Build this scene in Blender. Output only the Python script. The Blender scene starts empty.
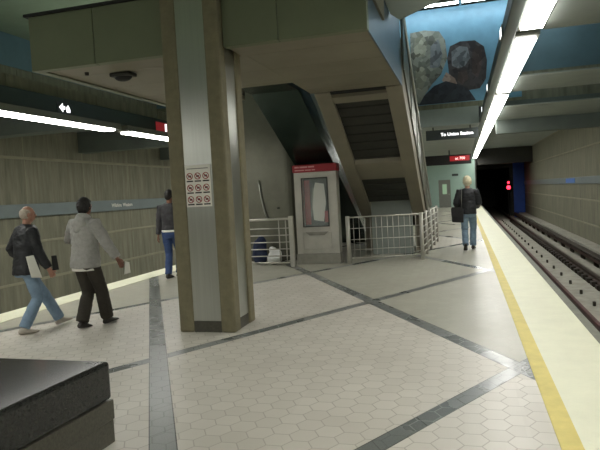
import bpy, bmesh, math, random
from mathutils import Vector, Matrix, noise
random.seed(7)
S = bpy.context.scene
COL = S.collection
PI = math.pi

# ------------------------------------------------------------------ camera, world, exposure
FW = Vector((-0.27060739, 0.96122242, -0.05313274))
RT = Vector((0.96195219, 0.26782779, -0.05400242))
UP = Vector((0.03767792, 0.06572461, 0.99712620))
cd = bpy.data.cameras.new('camera'); cam = bpy.data.objects.new('camera', cd); COL.objects.link(cam)
cd.sensor_width = 36.0; cd.lens = 585 / 600 * 36.0; cd.clip_end = 300
M3 = Matrix((RT, UP, -FW)).transposed()
cam.matrix_world = Matrix.Translation((0, 0, 1.62)) @ M3.to_4x4()
S.camera = cam
w = bpy.data.worlds.new('world'); S.world = w; w.use_nodes = True
w.node_tree.nodes['Background'].inputs[0].default_value = (0.75, 0.8, 0.75, 1)
w.node_tree.nodes['Background'].inputs[1].default_value = 0.03
S.view_settings.view_transform = 'Standard'; S.view_settings.look = 'None'
S.view_settings.exposure = 0.0; S.view_settings.gamma = 1.0; S.view_settings.use_curve_mapping = False
LAMP = 25.0      # radiance of the fluorescent diffusers
FILL_UPL = 14.0       # unseen uplights added on the lighting beams to brighten the upper hall
COVE = 20.0      # lamps washing the blue wall

# ------------------------------------------------------------------ materials
def lin(c):
    return tuple(((v / 255) / 12.92 if v / 255 <= 0.04045 else ((v / 255 + 0.055) / 1.055) ** 2.4) for v in c)
def mat(name, rgb, rough=0.6, metal=0.0, nscale=8.0, namt=0.12, bump=0.0, stretch=(1, 1, 1), emit=None, estr=0.0, alpha=1.0, spec=0.5, trans=0.0, coat=0.0):
    m = bpy.data.materials.new(name); m.use_nodes = True
    nt = m.node_tree; n = nt.nodes; l = nt.links
    b = n['Principled BSDF']
    c = lin(rgb)
    b.inputs['Roughness'].default_value = rough; b.inputs['Metallic'].default_value = metal
    b.inputs['Specular IOR Level'].default_value = spec
    b.inputs['Coat Weight'].default_value = coat
    if trans: b.inputs['Transmission Weight'].default_value = trans
    if alpha < 1: b.inputs['Alpha'].default_value = alpha
    if namt > 0:
        tc = n.new('ShaderNodeTexCoord'); mp = n.new('ShaderNodeMapping'); mp.inputs['Scale'].default_value = stretch
        nz = n.new('ShaderNodeTexNoise'); nz.inputs['Scale'].default_value = nscale; nz.inputs['Detail'].default_value = 6; nz.inputs['Roughness'].default_value = 0.65
        l.new(tc.outputs['Object'], mp.inputs['Vector']); l.new(mp.outputs['Vector'], nz.inputs['Vector'])
        mx = n.new('ShaderNodeMix'); mx.data_type = 'RGBA'
        mx.inputs[6].default_value = tuple(v * (1 - namt) for v in c) + (1,)
        mx.inputs[7].default_value = tuple(min(1, v * (1 + namt)) for v in c) + (1,)
        cr = n.new('ShaderNodeMapRange'); cr.inputs[1].default_value = 0.3; cr.inputs[2].default_value = 0.7
        l.new(nz.outputs['Fac'], cr.inputs[0]); l.new(cr.outputs[0], mx.inputs[0]); l.new(mx.outputs[2], b.inputs['Base Color'])
        if bump:
            bp = n.new('ShaderNodeBump'); bp.inputs['Strength'].default_value = bump; bp.inputs['Distance'].default_value = 0.02
            l.new(nz.outputs['Fac'], bp.inputs['Height']); l.new(bp.outputs['Normal'], b.inputs['Normal'])
    else:
        b.inputs['Base Color'].default_value = c + (1,)
    if emit:
        b.inputs['Emission Color'].default_value = lin(emit) + (1,); b.inputs['Emission Strength'].default_value = estr
    return m

def math_node(nt, op, a, b=None, c=None):
    nd = nt.nodes.new('ShaderNodeMath'); nd.operation = op
    for i, v in enumerate((a, b, c)):
        if v is None: continue
        if isinstance(v, (int, float)): nd.inputs[i].default_value = v
        else: nt.links.new(v, nd.inputs[i])
    return nd.outputs[0]

def floor_material():
    m = bpy.data.materials.new('hex_tile_floor'); m.use_nodes = True; nt = m.node_tree; n = nt.nodes; l = nt.links
    b = n['Principled BSDF']; A = lambda *a: math_node(nt, *a)
    tc = n.new('ShaderNodeTexCoord'); sp = n.new('ShaderNodeSeparateXYZ'); l.new(tc.outputs['Object'], sp.inputs[0])
    X, Y = sp.outputs[0], sp.outputs[1]
    # lattice of granite bands: s along a, t along b
    ax, ay = 1.765, 3.06
    dx = A('SUBTRACT', X, -3.11); dy = A('SUBTRACT', Y, 5.35)
    p = A('DIVIDE', dx, ax); q = A('DIVIDE', dy, ay)
    s = A('MULTIPLY', A('ADD', p, q), 0.5); t = A('MULTIPLY', A('SUBTRACT', p, q), 0.5)
    def band(v, hw):   # 1 inside the band around whole numbers
        d = A('ABSOLUTE', A('SUBTRACT', v, A('ROUND', v)))
        return A('LESS_THAN', d, hw)
    H = 3.06    # perpendicular period
    bs = band(s, 0.085 / H); bt = band(t, 0.07 / H)
    bnd = A('MAXIMUM', bs, bt)
    # slab joints along the bands
    js = A('MULTIPLY', bs, band(A('MULTIPLY', t, 7.0), 0.006)); jt = A('MULTIPLY', bt, band(A('MULTIPLY', s, 7.0), 0.006))
    edge_s = A('MULTIPLY', band(s, 0.093 / H), A('SUBTRACT', 1, bs)); edge_t = A('MULTIPLY', band(t, 0.078 / H), A('SUBTRACT', 1, bt))
    # hexagon tiles, points along x
    D = 0.18; R3 = 1.7320508
    u = A('DIVIDE', Y, D); v = A('DIVIDE', X, D)
    def cell(ou, ov):
        cu = A('SUBTRACT', A('FLOORED_MODULO', A('SUBTRACT', u, ou), 1.0), 0.5)
        cv = A('SUBTRACT', A('FLOORED_MODULO', A('SUBTRACT', v, ov), R3), R3 / 2)
        au, av = A('ABSOLUTE', cu), A('ABSOLUTE', cv)
        hd = A('MAXIMUM', A('ADD', A('MULTIPLY', au, 0.5), A('MULTIPLY', av, R3 / 2)), au)
        return hd, A('SUBTRACT', u, cu), A('SUBTRACT', v, cv)
    h1, u1, v1 = cell(0, 0); h2, u2, v2 = cell(0.5, R3 / 2)
    near1 = A('LESS_THAN', h1, h2)
    hd = A('MINIMUM', h1, h2)
    grout = A('GREATER_THAN', hd, 0.476)
    cu = A('ADD', A('MULTIPLY', u1, near1), A('MULTIPLY', u2, A('SUBTRACT', 1, near1)))
    cv = A('ADD', A('MULTIPLY', v1, near1), A('MULTIPLY', v2, A('SUBTRACT', 1, near1)))
    cx = n.new('ShaderNodeCombineXYZ'); l.new(cu, cx.inputs[0]); l.new(cv, cx.inputs[1])
    wn = n.new('ShaderNodeTexWhiteNoise'); l.new(cx.outputs[0], wn.inputs['Vector'])
    # which field of tile
    fs = A('FLOOR', s); ft = A('FLOOR', t)
    light = A('MULTIPLY', A('LESS_THAN', fs, 0.5), A('GREATER_THAN', ft, -1.5))
    far = A('MULTIPLY', A('COMPARE', fs, 2.0, 0.2), A('COMPARE', ft, -2.0, 0.2))
    light = A('MAXIMUM', light, far)
    light = A('MAXIMUM', light, A('MULTIPLY', A('COMPARE', ft, 1.0, 0.2), A('COMPARE', fs, 0.0, 0.2)))
    def rgbmix(f, c0, c1):
        mx = n.new('ShaderNodeMix'); mx.data_type = 'RGBA'
        for k, c in ((6, c0), (7, c1)):
            if isinstance(c, tuple): mx.inputs[k].default_value = c + (1,)
            else: l.new(c, mx.inputs[k])
        if isinstance(f, (int, float)): mx.inputs[0].default_value = f
        else: l.new(f, mx.inputs[0])
        return mx.outputs[2]
    base = rgbmix(light, lin((166, 165, 150)), lin((202, 197, 186)))
    dark = rgbmix(light, lin((158, 157, 142)), lin((193, 188, 177)))
    tile = rgbmix(wn.outputs['Value'], base, dark)
    nz = n.new('ShaderNodeTexNoise'); nz.inputs['Scale'].default_value = 0.7; nz.inputs['Detail'].default_value = 7
    l.new(tc.outputs['Object'], nz.inputs['Vector'])
    dirt = n.new('ShaderNodeMapRange'); dirt.inputs[1].default_value = 0.4; dirt.inputs[2].default_value = 0.75; dirt.inputs[4].default_value = 0.35
    l.new(nz.outputs['Fac'], dirt.inputs[0])
    tile = rgbmix(dirt.outputs[0], tile, lin((158, 153, 140)))
    tile = rgbmix(grout, tile, lin((170, 165, 154)))
    nz2 = n.new('ShaderNodeTexNoise'); nz2.inputs['Scale'].default_value = 90; nz2.inputs['Detail'].default_value = 3
    l.new(tc.outputs['Object'], nz2.inputs['Vector'])
    gran = rgbmix(nz2.outputs['Fac'], lin((84, 88, 86)), lin((122, 126, 122)))
    joint = A('MAXIMUM', A('MAXIMUM', js, jt), A('MAXIMUM', edge_s, edge_t))
    col = rgbmix(bnd, tile, gran); col = rgbmix(joint, col, lin((62, 62, 56)))
    l.new(col, b.inputs['Base Color'])
    r0 = A('ADD', A('MULTIPLY', bnd, -0.12), 0.40); r1 = A('ADD', r0, A('MULTIPLY', A('SUBTRACT', nz.outputs['Fac'], 0.5), 0.25))
    l.new(A('ADD', r1, A('MULTIPLY', grout, 0.25)), b.inputs['Roughness'])
    bp = n.new('ShaderNodeBump'); bp.inputs['Strength'].default_value = 0.15; bp.inputs['Distance'].default_value = 0.003
    l.new(A('SUBTRACT', 1, A('MAXIMUM', grout, joint)), bp.inputs['Height']); l.new(bp.outputs['Normal'], b.inputs['Normal'])
    return m

def mosaic(name, rgb, spread, scale=7.0):
    m = mat(name, rgb, 0.45, namt=0); nt = m.node_tree; b = nt.nodes['Principled BSDF']
    tc = nt.nodes.new('ShaderNodeTexCoord'); mp = nt.nodes.new('ShaderNodeMapping'); mp.inputs['Scale'].default_value = (1, 0.02, 1)
    vo = nt.nodes.new('ShaderNodeTexVoronoi'); vo.inputs['Scale'].default_value = scale
    nt.links.new(tc.outputs['Object'], mp.inputs['Vector']); nt.links.new(mp.outputs['Vector'], vo.inputs['Vector'])
    sp = nt.nodes.new('ShaderNodeSeparateXYZ'); nt.links.new(vo.outputs['Color'], sp.inputs[0])
    c = lin(rgb); mx = nt.nodes.new('ShaderNodeMix'); mx.data_type = 'RGBA'
    mx.inputs[6].default_value = tuple(v * (1 - spread) for v in c) + (1,)
    g = sum(c) / 3
    mx.inputs[7].default_value = tuple(min(1, (v * .7 + g * .3) * (1 + spread * 2.2)) for v in c) + (1,)
    nt.links.new(sp.outputs[0], mx.inputs[0]); nt.links.new(mx.outputs[2], b.inputs['Base Color'])
    return m

def tactile_material(rgb, name):
    m = mat(name, rgb, 0.55, nscale=3, namt=0.05); nt = m.node_tree
    b = nt.nodes['Principled BSDF']; A = lambda *a: math_node(nt, *a)
    tc = nt.nodes.new('ShaderNodeTexCoord'); sp = nt.nodes.new('ShaderNodeSeparateXYZ'); nt.links.new(tc.outputs['Object'], sp.inputs[0])
    d = [A('SUBTRACT', A('FLOORED_MODULO', A('DIVIDE', o, 0.06), 1.0), 0.5) for o in (sp.outputs[0], sp.outputs[1])]
    r2 = A('ADD', A('MULTIPLY', d[0], d[0]), A('MULTIPLY', d[1], d[1]))
    dome = A('SUBTRACT', 0.09, A('MINIMUM', r2, 0.09))
    bp = nt.nodes.new('ShaderNodeBump'); bp.inputs['Strength'].default_value = 0.35; bp.inputs['Distance'].default_value = 0.05
    nt.links.new(dome, bp.inputs['Height']); nt.links.new(bp.outputs['Normal'], b.inputs['Normal'])
    return m

M = dict(
    floor=floor_material(),
    tactile=tactile_material((226, 226, 200), 'cream_tactile'), yellow=mat('yellow_stripe', (214, 198, 112), 0.6, nscale=6, namt=0.10),
    edge=mat('platform_concrete', (120, 120, 108), 0.8, nscale=5, namt=0.15),
    concrete=mat('board_concrete', (118, 117, 99), 0.85, nscale=2.2, namt=0.30, bump=0.35, stretch=(3.0, 3.0, 0.35)),
    jointc=mat('joint_concrete', (132, 131, 110), 0.85, nscale=2, namt=0.14),
    lit_tone=mat('lit_tone_concrete', (140, 138, 116), 0.8, nscale=2, namt=0.14),
    bedconc=mat('bed_concrete', (166, 164, 152), 0.9, nscale=3, namt=0.22, bump=0.3),
    band=mat('sign_band', (104, 116, 116), 0.5, nscale=2, namt=0.08),
    ceil=mat('ceiling_grey', (146, 154, 148), 0.8, nscale=1.5, namt=0.08),
    beam=mat('beam_grey', (96, 104, 98), 0.8, nscale=2, namt=0.1),
    greenceil=mat('ceiling_green', (138, 150, 126), 0.8, nscale=1.2, namt=0.08),
    bluewall=mat('blue_paint', (94, 120, 130), 0.55, nscale=1.5, namt=0.10),
    cobalt=mat('cobalt_paint', (50, 92, 190), 0.5, nscale=2, namt=0.1),
    paleg=mat('pale_green_paint', (150, 176, 164), 0.6, nscale=1, namt=0.06),
    colconc=mat('column_concrete', (116, 110, 86), 0.75, nscale=9, namt=0.16, bump=0.15),
    steel=mat('brushed_steel', (166, 168, 160), 0.28, 0.9, nscale=30, namt=0.06, stretch=(1, 1, 0.02)),
    steeld=mat('dull_steel', (112, 112, 100), 0.42, 0.75, nscale=2, namt=0.14),
    plinth=mat('dark_plinth', (70, 68, 58), 0.5, nscale=40, namt=0.3),
    fascia=mat('fascia_metal', (106, 112, 88), 0.55, 0.15, nscale=2, namt=0.06),
    soffit=mat('soffit_metal', (128, 122, 106), 0.55, 0.15, nscale=1.4, namt=0.10),
    blueg=mat('blue_steel_guard', (70, 90, 102), 0.4, 0.5, nscale=2, namt=0.08),
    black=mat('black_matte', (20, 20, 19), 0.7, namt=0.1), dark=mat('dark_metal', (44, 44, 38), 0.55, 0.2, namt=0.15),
    teal=mat('teal_glossy_steel', (58, 74, 68), 0.27, 0.75, nscale=3, namt=0.15),
    greenbar=mat('dark_green_housing', (44, 58, 50), 0.45, 0.1, nscale=2, namt=0.08),
    housing=mat('lamp_housing', (118, 120, 108), 0.5, 0.1, namt=0.05),
    lamp=mat('lamp_diffuser', (240, 245, 240), 0.5, namt=0, emit=(255, 253, 247), estr=LAMP),
    cove=mat('cove_diffuser', (240, 245, 250), 0.5, namt=0, emit=(236, 250, 255), estr=COVE),
    granite=mat('black_granite', (40, 41, 38), 0.14, nscale=60, namt=0.45), granite2=mat('grey_granite', (74, 72, 62), 0.3, nscale=60, namt=0.35),
    rail=mat('rust_rail', (70, 48, 40), 0.5, 0.5, nscale=6, namt=0.25), railtop=mat('worn_rail', (96, 84, 76), 0.35, 0.8, nscale=6, namt=0.15),
    redcable=mat('red_rail_paint', (84, 48, 44), 0.6, nscale=5, namt=0.25),
    clip=mat('rail_clip_iron', (58, 53, 46), 0.7, 0.3, namt=0.2), cover=mat('cover_board', (62, 56, 46), 0.7, namt=0.2),
    red=mat('red_enamel', (158, 34, 44), 0.4, namt=0.05), white=mat('white_print', (226, 226, 218), 0.6, namt=0.03),
    paper=mat('paper', (226, 224, 214), 0.8, nscale=5, namt=0.04), ink=mat('ink', (40, 34, 34), 0.7, namt=0.05), inkred=mat('ink_red', (150, 70, 70), 0.7, namt=0.05),
    kiosk=mat('kiosk_steel', (182, 180, 170), 0.42, 0.35, nscale=3, namt=0.10), kioskd=mat('kiosk_plinth', (138, 136, 126), 0.7, namt=0.15),
    greypanel=mat('grey_panel', (120, 122, 114), 0.5, namt=0.06),
    signface=mat('sign_charcoal', (48, 56, 54), 0.45, namt=0.05),
    lettw=mat('lit_letters', (240, 240, 240), 0.5, namt=0, emit=(255, 255, 255), estr=2.2),
    ledred=mat('led_red', (120, 20, 24), 0.5, namt=0, emit=(200, 24, 34), estr=0.35), ledlet=mat('led_letters', (255, 180, 180), 0.5, namt=0, emit=(255, 190, 190), estr=2.0),
    sigred=mat('signal_red', (255, 40, 50), 0.4, namt=0, emit=(255, 36, 56), estr=8.0), signred2=mat('lit_red', (150, 40, 46), 0.4, namt=0, emit=(160, 40, 46), estr=0.35),
    signwhite=mat('lit_white', (230, 235, 245), 0.4, namt=0, emit=(225, 235, 255), estr=1.8), siggreen=mat('lit_pale_green', (150, 180, 150), 0.4, namt=0, emit=(150, 180, 150), estr=0.35),
    glass=mat('glass', (230, 240, 236), 0.05, namt=0, alpha=0.14),
    skin=mat('skin', (168, 124, 104), 0.55, nscale=20, namt=0.06), skind=mat('skin_deep', (128, 86, 66), 0.55, nscale=20, namt=0.06), skinl=mat('skin_light', (196, 150, 128), 0.55, nscale=20, namt=0.06),
    blackjacket=mat('black_jacket_cloth', (26, 28, 32), 0.6, nscale=14, namt=0.25, bump=0.3), darkjacket=mat('charcoal_leather', (58, 57, 60), 0.85, nscale=10, namt=0.25, bump=0.3),
    hoodie=mat('grey_fleece', (158, 157, 152), 0.9, nscale=22, namt=0.12, bump=0.3),
    jeansl=mat('light_denim', (118, 140, 160), 0.85, nscale=9, namt=0.2, bump=0.25), jeansd=mat('blue_denim', (52, 72, 112), 0.85, nscale=9, namt=0.2, bump=0.25),
    pantsd=mat('dark_trousers', (50, 46, 38), 0.85, nscale=9, namt=0.25, bump=0.25),
    shoew=mat('pale_shoe', (176, 168, 156), 0.6, namt=0.15), shoed=mat('dark_shoe', (34, 30, 26), 0.5, namt=0.2),
    hairb=mat('black_hair', (22, 19, 17), 0.6, nscale=60, namt=0.3, stretch=(1, 1, 0.2)), hairg=mat('grey_hair', (168, 156, 142), 0.7, nscale=60, namt=0.25), hairw=mat('pale_blond_hair', (214, 206, 176), 0.7, nscale=50, namt=0.2),
    bag=mat('black_bag', (22, 22, 24), 0.55, namt=0.2), bagblue=mat('blue_bag_cloth', (46, 56, 84), 0.8, nscale=10, namt=0.25, bump=0.3), bagwhite=mat('white_plastic', (226, 228, 226), 0.5, nscale=10, namt=0.06, bump=0.3),
    murala=mosaic('mural_olive_tiles', (92, 96, 86), .5), muralb=mosaic('mural_dark_tiles', (46, 42, 44), .5), muralc=mosaic('mural_navy_tiles', (30, 34, 42), .35),
    murale=mosaic('mural_slate_tiles', (78, 84, 88), .5), muralf=mosaic('mural_russet_tiles', (58, 46, 44), .5), muralg=mosaic('mural_lichen_tiles', (106, 108, 92), .5),
    murald=mosaic('mural_flesh_tiles', (124, 104, 92), .3), mural0=mat('mural_blue_tiles', (96, 138, 160), 0.45, nscale=2.5, namt=0.12),
)

# ------------------------------------------------------------------ mesh helpers
class MB:
    def __init__(self): self.bm = bmesh.new()
    def box(self, x0, x1, y0, y1, z0, z1, rot=None, piv=None):
        vs = [Vector((x, y, z)) for x in (x0, x1) for y in (y0, y1) for z in (z0, z1)]
        if rot is not None: vs = [piv + rot @ (v - piv) for v in vs]
        v = [self.bm.verts.new(p) for p in vs]
        for f in ((0, 1, 3, 2), (4, 6, 7, 5), (0, 4, 5, 1), (2, 3, 7, 6), (0, 2, 6, 4), (1, 5, 7, 3)):
            self.bm.faces.new([v[i] for i in f])
        return self
    def prism(self, pts, vec):       # closed polygon of 3D points swept along vec
        vec = Vector(vec); a = [self.bm.verts.new(p) for p in pts]; b = [self.bm.verts.new(Vector(p) + vec) for p in pts]
        n = len(a); self.bm.faces.new(a[::-1]); self.bm.faces.new(b)
        for i in range(n): self.bm.faces.new((a[i], a[(i + 1) % n], b[(i + 1) % n], b[i]))
        return self
    def rings(self, rings):           # list of equal-length loops of points -> closed loft
        rr = [[self.bm.verts.new(p) for p in r] for r in rings]
        n = len(rr[0])
        for a, b in zip(rr, rr[1:]):
            for i in range(n): self.bm.faces.new((a[i], a[(i + 1) % n], b[(i + 1) % n], b[i]))
        self.bm.faces.new(rr[0][::-1]); self.bm.faces.new(rr[-1])
        return self
    def tube(self, path, rad, seg=10, flat=1.0, side=None):
        path = [Vector(p) for p in path]
        if not isinstance(rad, (list, tuple)): rad = [rad] * len(path)
        out = []; x = None
        for i, p in enumerate(path):
            d = (path[min(i + 1, len(path) - 1)] - path[max(i - 1, 0)]).normalized()
            if side: x = d.cross(Vector(side)).normalized()
            elif x is None: x = d.cross(Vector((0, 0, 1)) if abs(d.z) < 0.9 else Vector((0, 1, 0))).normalized()
            else: x = (x - d * x.dot(d)).normalized()      # carried along so the loft never twists
            y = d.cross(x).normalized()
            out.append([p + x * math.cos(t) * rad[i] * flat + y * math.sin(t) * rad[i] for t in [2 * PI * k / seg for k in range(seg)]])
        return self.rings(out)
    def ell(self, c, r, rot=None, seg=16, ring=10, fn=None):
        c = Vector(c); rr = []
        for j in range(1, ring):
            a = PI * j / ring - PI / 2; row = []
            for i in range(seg):
                t = 2 * PI * i / seg
                v = Vector((r[0] * math.cos(a) * math.cos(t), r[1] * math.cos(a) * math.sin(t), r[2] * math.sin(a)))
                if fn: v = fn(v)
                row.append(c + (rot @ v if rot else v))
            rr.append(row)
        return self.rings(rr)
    def build(self, name, m, parent=None, smooth=False, bevel=0, seg=2, label=None):
        bmesh.ops.recalc_face_normals(self.bm, faces=self.bm.faces)
        me = bpy.data.meshes.new(name); self.bm.to_mesh(me); self.bm.free()
        me.materials.append(M[m] if isinstance(m, str) else m)
        o = bpy.data.objects.new(name, me); COL.objects.link(o)
        if smooth:
            for p in me.polygons: p.use_smooth = True
        if bevel:
            bv = o.modifiers.new('bevel', 'BEVEL'); bv.width = bevel; bv.segments = seg; bv.limit_method = 'ANGLE'
        if parent: 
            o.parent = parent; o.matrix_parent_inverse = parent.matrix_basis.inverted()
        if label: o['label'] = label
        return o
def local(o, parent):                 # part built in its thing's own coordinates
    o.parent = parent; o.matrix_parent_inverse = Matrix.Identity(4); return o
def thing(name, label, cat, loc, rz=0.0, group=None):
    o = bpy.data.objects.new(name, None); COL.objects.link(o); o.empty_display_size = 0.1
    o.location = loc; o.rotation_euler = (0, 0, rz)
    return tag(o, label, cat, group)
def tag(o, label, cat, group=None, kind='thing'):
    o['label'] = label; o['category'] = cat; o['kind'] = kind
    if group: o['group'] = group
    return o
def struct(o, label=None, cat='structure'):
    o['kind'] = 'structure'; o['category'] = cat
    if label: o['label'] = label
    return o
def copy_tree(o, parent=None):
    c = o.copy(); COL.objects.link(c); c.parent = parent
    for ch in list(o.children): copy_tree(ch, c)
    return c
def text_mesh(body, size, name, m, parent, mw, depth=0.004):
    cu = bpy.data.curves.new(name, 'FONT'); cu.body = body; cu.size = size; cu.align_x = 'CENTER'; cu.align_y = 'CENTER'; cu.extrude = depth; cu.offset = size * 0.012
    t = bpy.data.objects.new('tmp', cu); COL.objects.link(t)
    dg = bpy.context.evaluated_depsgraph_get(); me = bpy.data.meshes.new_from_object(t.evaluated_get(dg)); bpy.data.objects.remove(t)
    me.materials.clear(); me.materials.append(M[m]); me.transform(mw)
    o = bpy.data.objects.new(name, me); COL.objects.link(o)
    if parent: o.parent = parent; o.matrix_parent_inverse = parent.matrix_basis.inverted()
    return o
FACE_NEG_Y = lambda loc: Matrix.Translation(loc) @ Matrix.Rotation(PI / 2, 4, 'X')          # readable looking along +y
FACE_POS_X = lambda loc: Matrix.Translation(loc) @ Matrix.Rotation(PI / 2, 4, 'Z') @ Matrix.Rotation(PI / 2, 4, 'X')
FACE_NEG_X = lambda loc: Matrix.Translation(loc) @ Matrix.Rotation(-PI / 2, 4, 'Z') @ Matrix.Rotation(PI / 2, 4, 'X')

# ------------------------------------------------------------------ the setting
XL, XR, YB, YE = -7.0, 1.32, -14.0, 46.0         # platform edges, rear and far end
WL, WR = -11.0, 5.0
struct(MB().box(XL + 0.08, 1.22, YB, YE, -0.25, 0.0).build('floor', 'floor'), 'platform floor of hexagonal tiles crossed by dark granite bands', 'floor')
struct(MB().box(0.64, 1.22, YB, YE, 0.0, 0.008).build('trim_1', 'tactile'), 'cream tactile edge strip along the platform by the visible tracks', 'tactile strip')
struct(MB().box(0.51, 0.64, YB, YE, 0.0, 0.008).build('trim_2', 'yellow'), 'yellow safety stripe beside the cream tactile strip', 'safety stripe')
struct(MB().box(XL, XL + 0.52, YB, YE, 0.0, 0.008).build('trim_3', 'tactile'), 'cream tactile edge strip behind the three walking men', 'tactile strip')
struct(MB().box(1.22, XR, YB, YE, -0.2, 0.004).build('trim_6', 'edge'), 'narrow grey lip outside the cream tactile strip', 'platform lip')
mb = MB(); mb.box(0.9, XR - 0.03, YB, YE, -1.3, -0.25); mb.box(XL + 0.05, XL + 0.5, YB, YE, -1.3, -0.25)
struct(mb.build('floor_edge', 'edge'), 'grey concrete face under the platform edge', 'platform edge')
mb = MB(); mb.box(0.9, WR + 0.1, YB, 75, -1.45, -1.3); mb.box(WL - 0.1, XL + 0.5, YB, 75, -1.45, -1.3)
struct(mb.build('floor_trackbed', 'bedconc'), 'pale concrete bed under the tracks', 'track bed')

def panel_wall(name, x, face, label):
    mb = MB(); dirx = 1 if face > 0 else -1           # face = +1: wall looks towards +x
    rows = [(-1.3, -0.29, .06), (-0.25, 0.71, .05), (0.75, 1.42, .04), (1.42, 2.91, .03), (2.95, 4.21, .01), (4.25, 5.26, .0)]
    for i, (z0, z1, o) in enumerate(rows):
        y = YB + (i % 2) * 0.0
        while y < 53:
            y1 = min(y + 2.44, 53)
            xs = sorted((x - dirx * 0.10, x + dirx * o))
            mb.box(xs[0], xs[1], y + 0.006, y1 - 0.006, z0, z1); y += 2.44
    xs = sorted((x - dirx * 0.30, x - dirx * 0.03)); mb.box(xs[0], xs[1], YB, 53, -1.4, 5.26)
    wl = struct(mb.build(name, 'concrete', bevel=0.012, seg=1), label, 'wall')
    mb = MB(); y = YB + 2.44
    while y < 52:
        for z0, z1, o in ((-1.29, -.31, .062), (-.23, .69, .052), (.77, 1.41, .042), (1.43, 2.89, .032), (2.97, 4.19, .012)):
            xs = sorted((x - dirx * 0.02, x + dirx * o)); mb.box(xs[0], xs[1], y - .02, y + .02, z0, z1)
        y += 2.44
    mb.build('joint_strip', 'jointc', wl)
    for z in (-.27, .73, 2.93, 4.23):
        xs = sorted((x - dirx * 0.02, x + dirx * .07)); MB().box(xs[0], xs[1], YB, 53, z - .035, z + .035).build('lit_tone_reveal', 'lit_tone', wl, bevel=.01)  # paler concrete paints the light caught along the ledges
    return wl
panel_wall('wall_left', WL, 1, 'board marked concrete panel wall behind the walking men')
panel_wall('wall_right', WR, -1, 'board marked concrete panel wall beyond the visible tracks')
struct(MB().box(WL + 0.04, WL + 0.12, YB, 53, 1.40, 1.74).build('trim_4', 'band', bevel=0.01), 'blue grey name band along the wall behind the walking men', 'wall band')
struct(MB().box(WR - 0.12, WR - 0.04, YB, 53, 1.40, 1.70).build('trim_5', 'band', bevel=0.01), 'blue grey name band along the wall beyond the tracks', 'wall band')
# upper walls, painted blue
mb = MB(); mb.box(WL - 0.3, WL - 0.02, YB, 20, 5.26, 8.8); mb.box(WR + 0.02, WR + 0.3, YB, 20, 5.26, 8.8)
struct(mb.build('wall_upper', 'bluewall'), 'blue painted upper side walls', 'wall')
struct(MB().box(WL, WR, 20.04, 20.3, 5.1, 8.8).build('wall_mezzanine', 'bluewall'), 'blue wall closing the upper hall beyond the stairs', 'wall')
struct(MB().box(WL, WR, 20.04, 20.28, 4.16, 5.1).build('wall_mezzanine_lower', 'concrete'), 'concrete strip under the blue upper wall', 'wall')
struct(MB().box(-3.2, WR + 0.3, YB, 20.3, 8.8, 9.0).build('ceiling', 'ceil'), 'high ceiling of the upper hall', 'ceiling')
mb = MB(); mb.box(WL - 0.3, -3.2, YB, 20.0, 6.1, 6.3); mb.box(-3.3, -3.1, YB, 20.0, 6.1, 8.8)
struct(mb.build('ceiling_left', 'greenceil'), 'dull green ceiling panels over the landing', 'ceiling')
struct(MB().box(WL - 0.3, WR + 0.3, YB - 0.3, YB, -1.4, 9.0).build('wall_back', 'concrete'), 'concrete end wall behind the viewer', 'wall')
# lower ceiling beyond the upper hall, and trackway ceilings
mb = MB(); mb.box(-6.96, 0.58, 20.0, YE, 3.60, 4.16)
struct(mb.build('ceiling_platform', 'ceil'), 'grey ceiling above the far platform', 'ceiling')
mb = MB()
for y0, y1 in ((YB, 8.5), (12.0, 13.9), (16.5, 19.9)): mb.box(1.1, WR - 0.02, y0, y1, 3.62, 3.65)
mb.box(1.1, WR - 0.02, 20.4, 53, 4.22, 4.4)
struct(mb.build('ceiling_track', 'ceil'), 'grey slabs over the visible tracks', 'ceiling')
mb = MB(); mb.box(WL + 0.02, -7.27, YB, 53, 3.80, 3.88)
struct(mb.build('ceiling_track_left', 'ceil'), 'grey ceiling over the hidden tracks', 'ceiling')
for i, y in enumerate((5.3, 10.3, 15.1, 20.0, 25.0, 30.0)):
    struct(MB().box(WL + 0.03, -7.3, y, y + 0.42, 3.18, 3.80).build('ceiling_beam_left_%d' % (i + 1), 'beam', bevel=0.01), 'grey cross beam over the hidden tracks', 'beam')
for i, y in enumerate((20.0, 46.0)):
    struct(MB().box(1.1, WR - 0.02, y, y + 0.38, 3.2 - .15 * i, 4.22).build('ceiling_beam_right_%d' % (i + 1), ('beam', 'dark')[i], bevel=0.01), 'dark grey cross beam over the visible tracks', 'beam')
# far end of the platform: wall, door, tunnel mouths
mb = MB(); mb.box(-7.2, -1.80, YE, YE + 0.3, 0, 3.6); mb.box(-0.92, 0.9, YE, YE + 0.3, 0, 3.6); mb.box(-1.80, -0.92, YE, YE + 0.3, 2.08, 3.6)
struct(mb.build('wall_far', 'paleg'), 'pale green end wall of the platform', 'wall')
d = struct(MB().box(-1.80, -0.92, YE + 0.05, YE + 0.1, 0, 2.08).build('door_1', 'greypanel'), 'grey door with a lit pane in the pale green wall', 'door')
MB().box(-1.52, -1.2, YE + 0.03, YE + 0.06, 1.0, 1.75).build('door_pane', 'siggreen', d)
MB().tube([(-1.04, YE + 0.0, 0.98), (-1.04, YE + 0.05, 0.98)], 0.04).build('door_handle', 'steel', d)
YT = 52.0
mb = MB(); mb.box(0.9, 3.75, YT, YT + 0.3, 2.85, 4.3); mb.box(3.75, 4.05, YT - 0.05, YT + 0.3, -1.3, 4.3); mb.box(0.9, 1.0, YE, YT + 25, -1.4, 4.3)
mb.box(3.75, 3.9, YT + 0.3, YT + 25, -1.4, 4.3); mb.box(0.9, 3.9, YT + 0.3, YT + 25, 3.6, 3.8); mb.box(0.9, 3.9, YT + 25, YT + 25.2, -1.4, 4.3)
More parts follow.
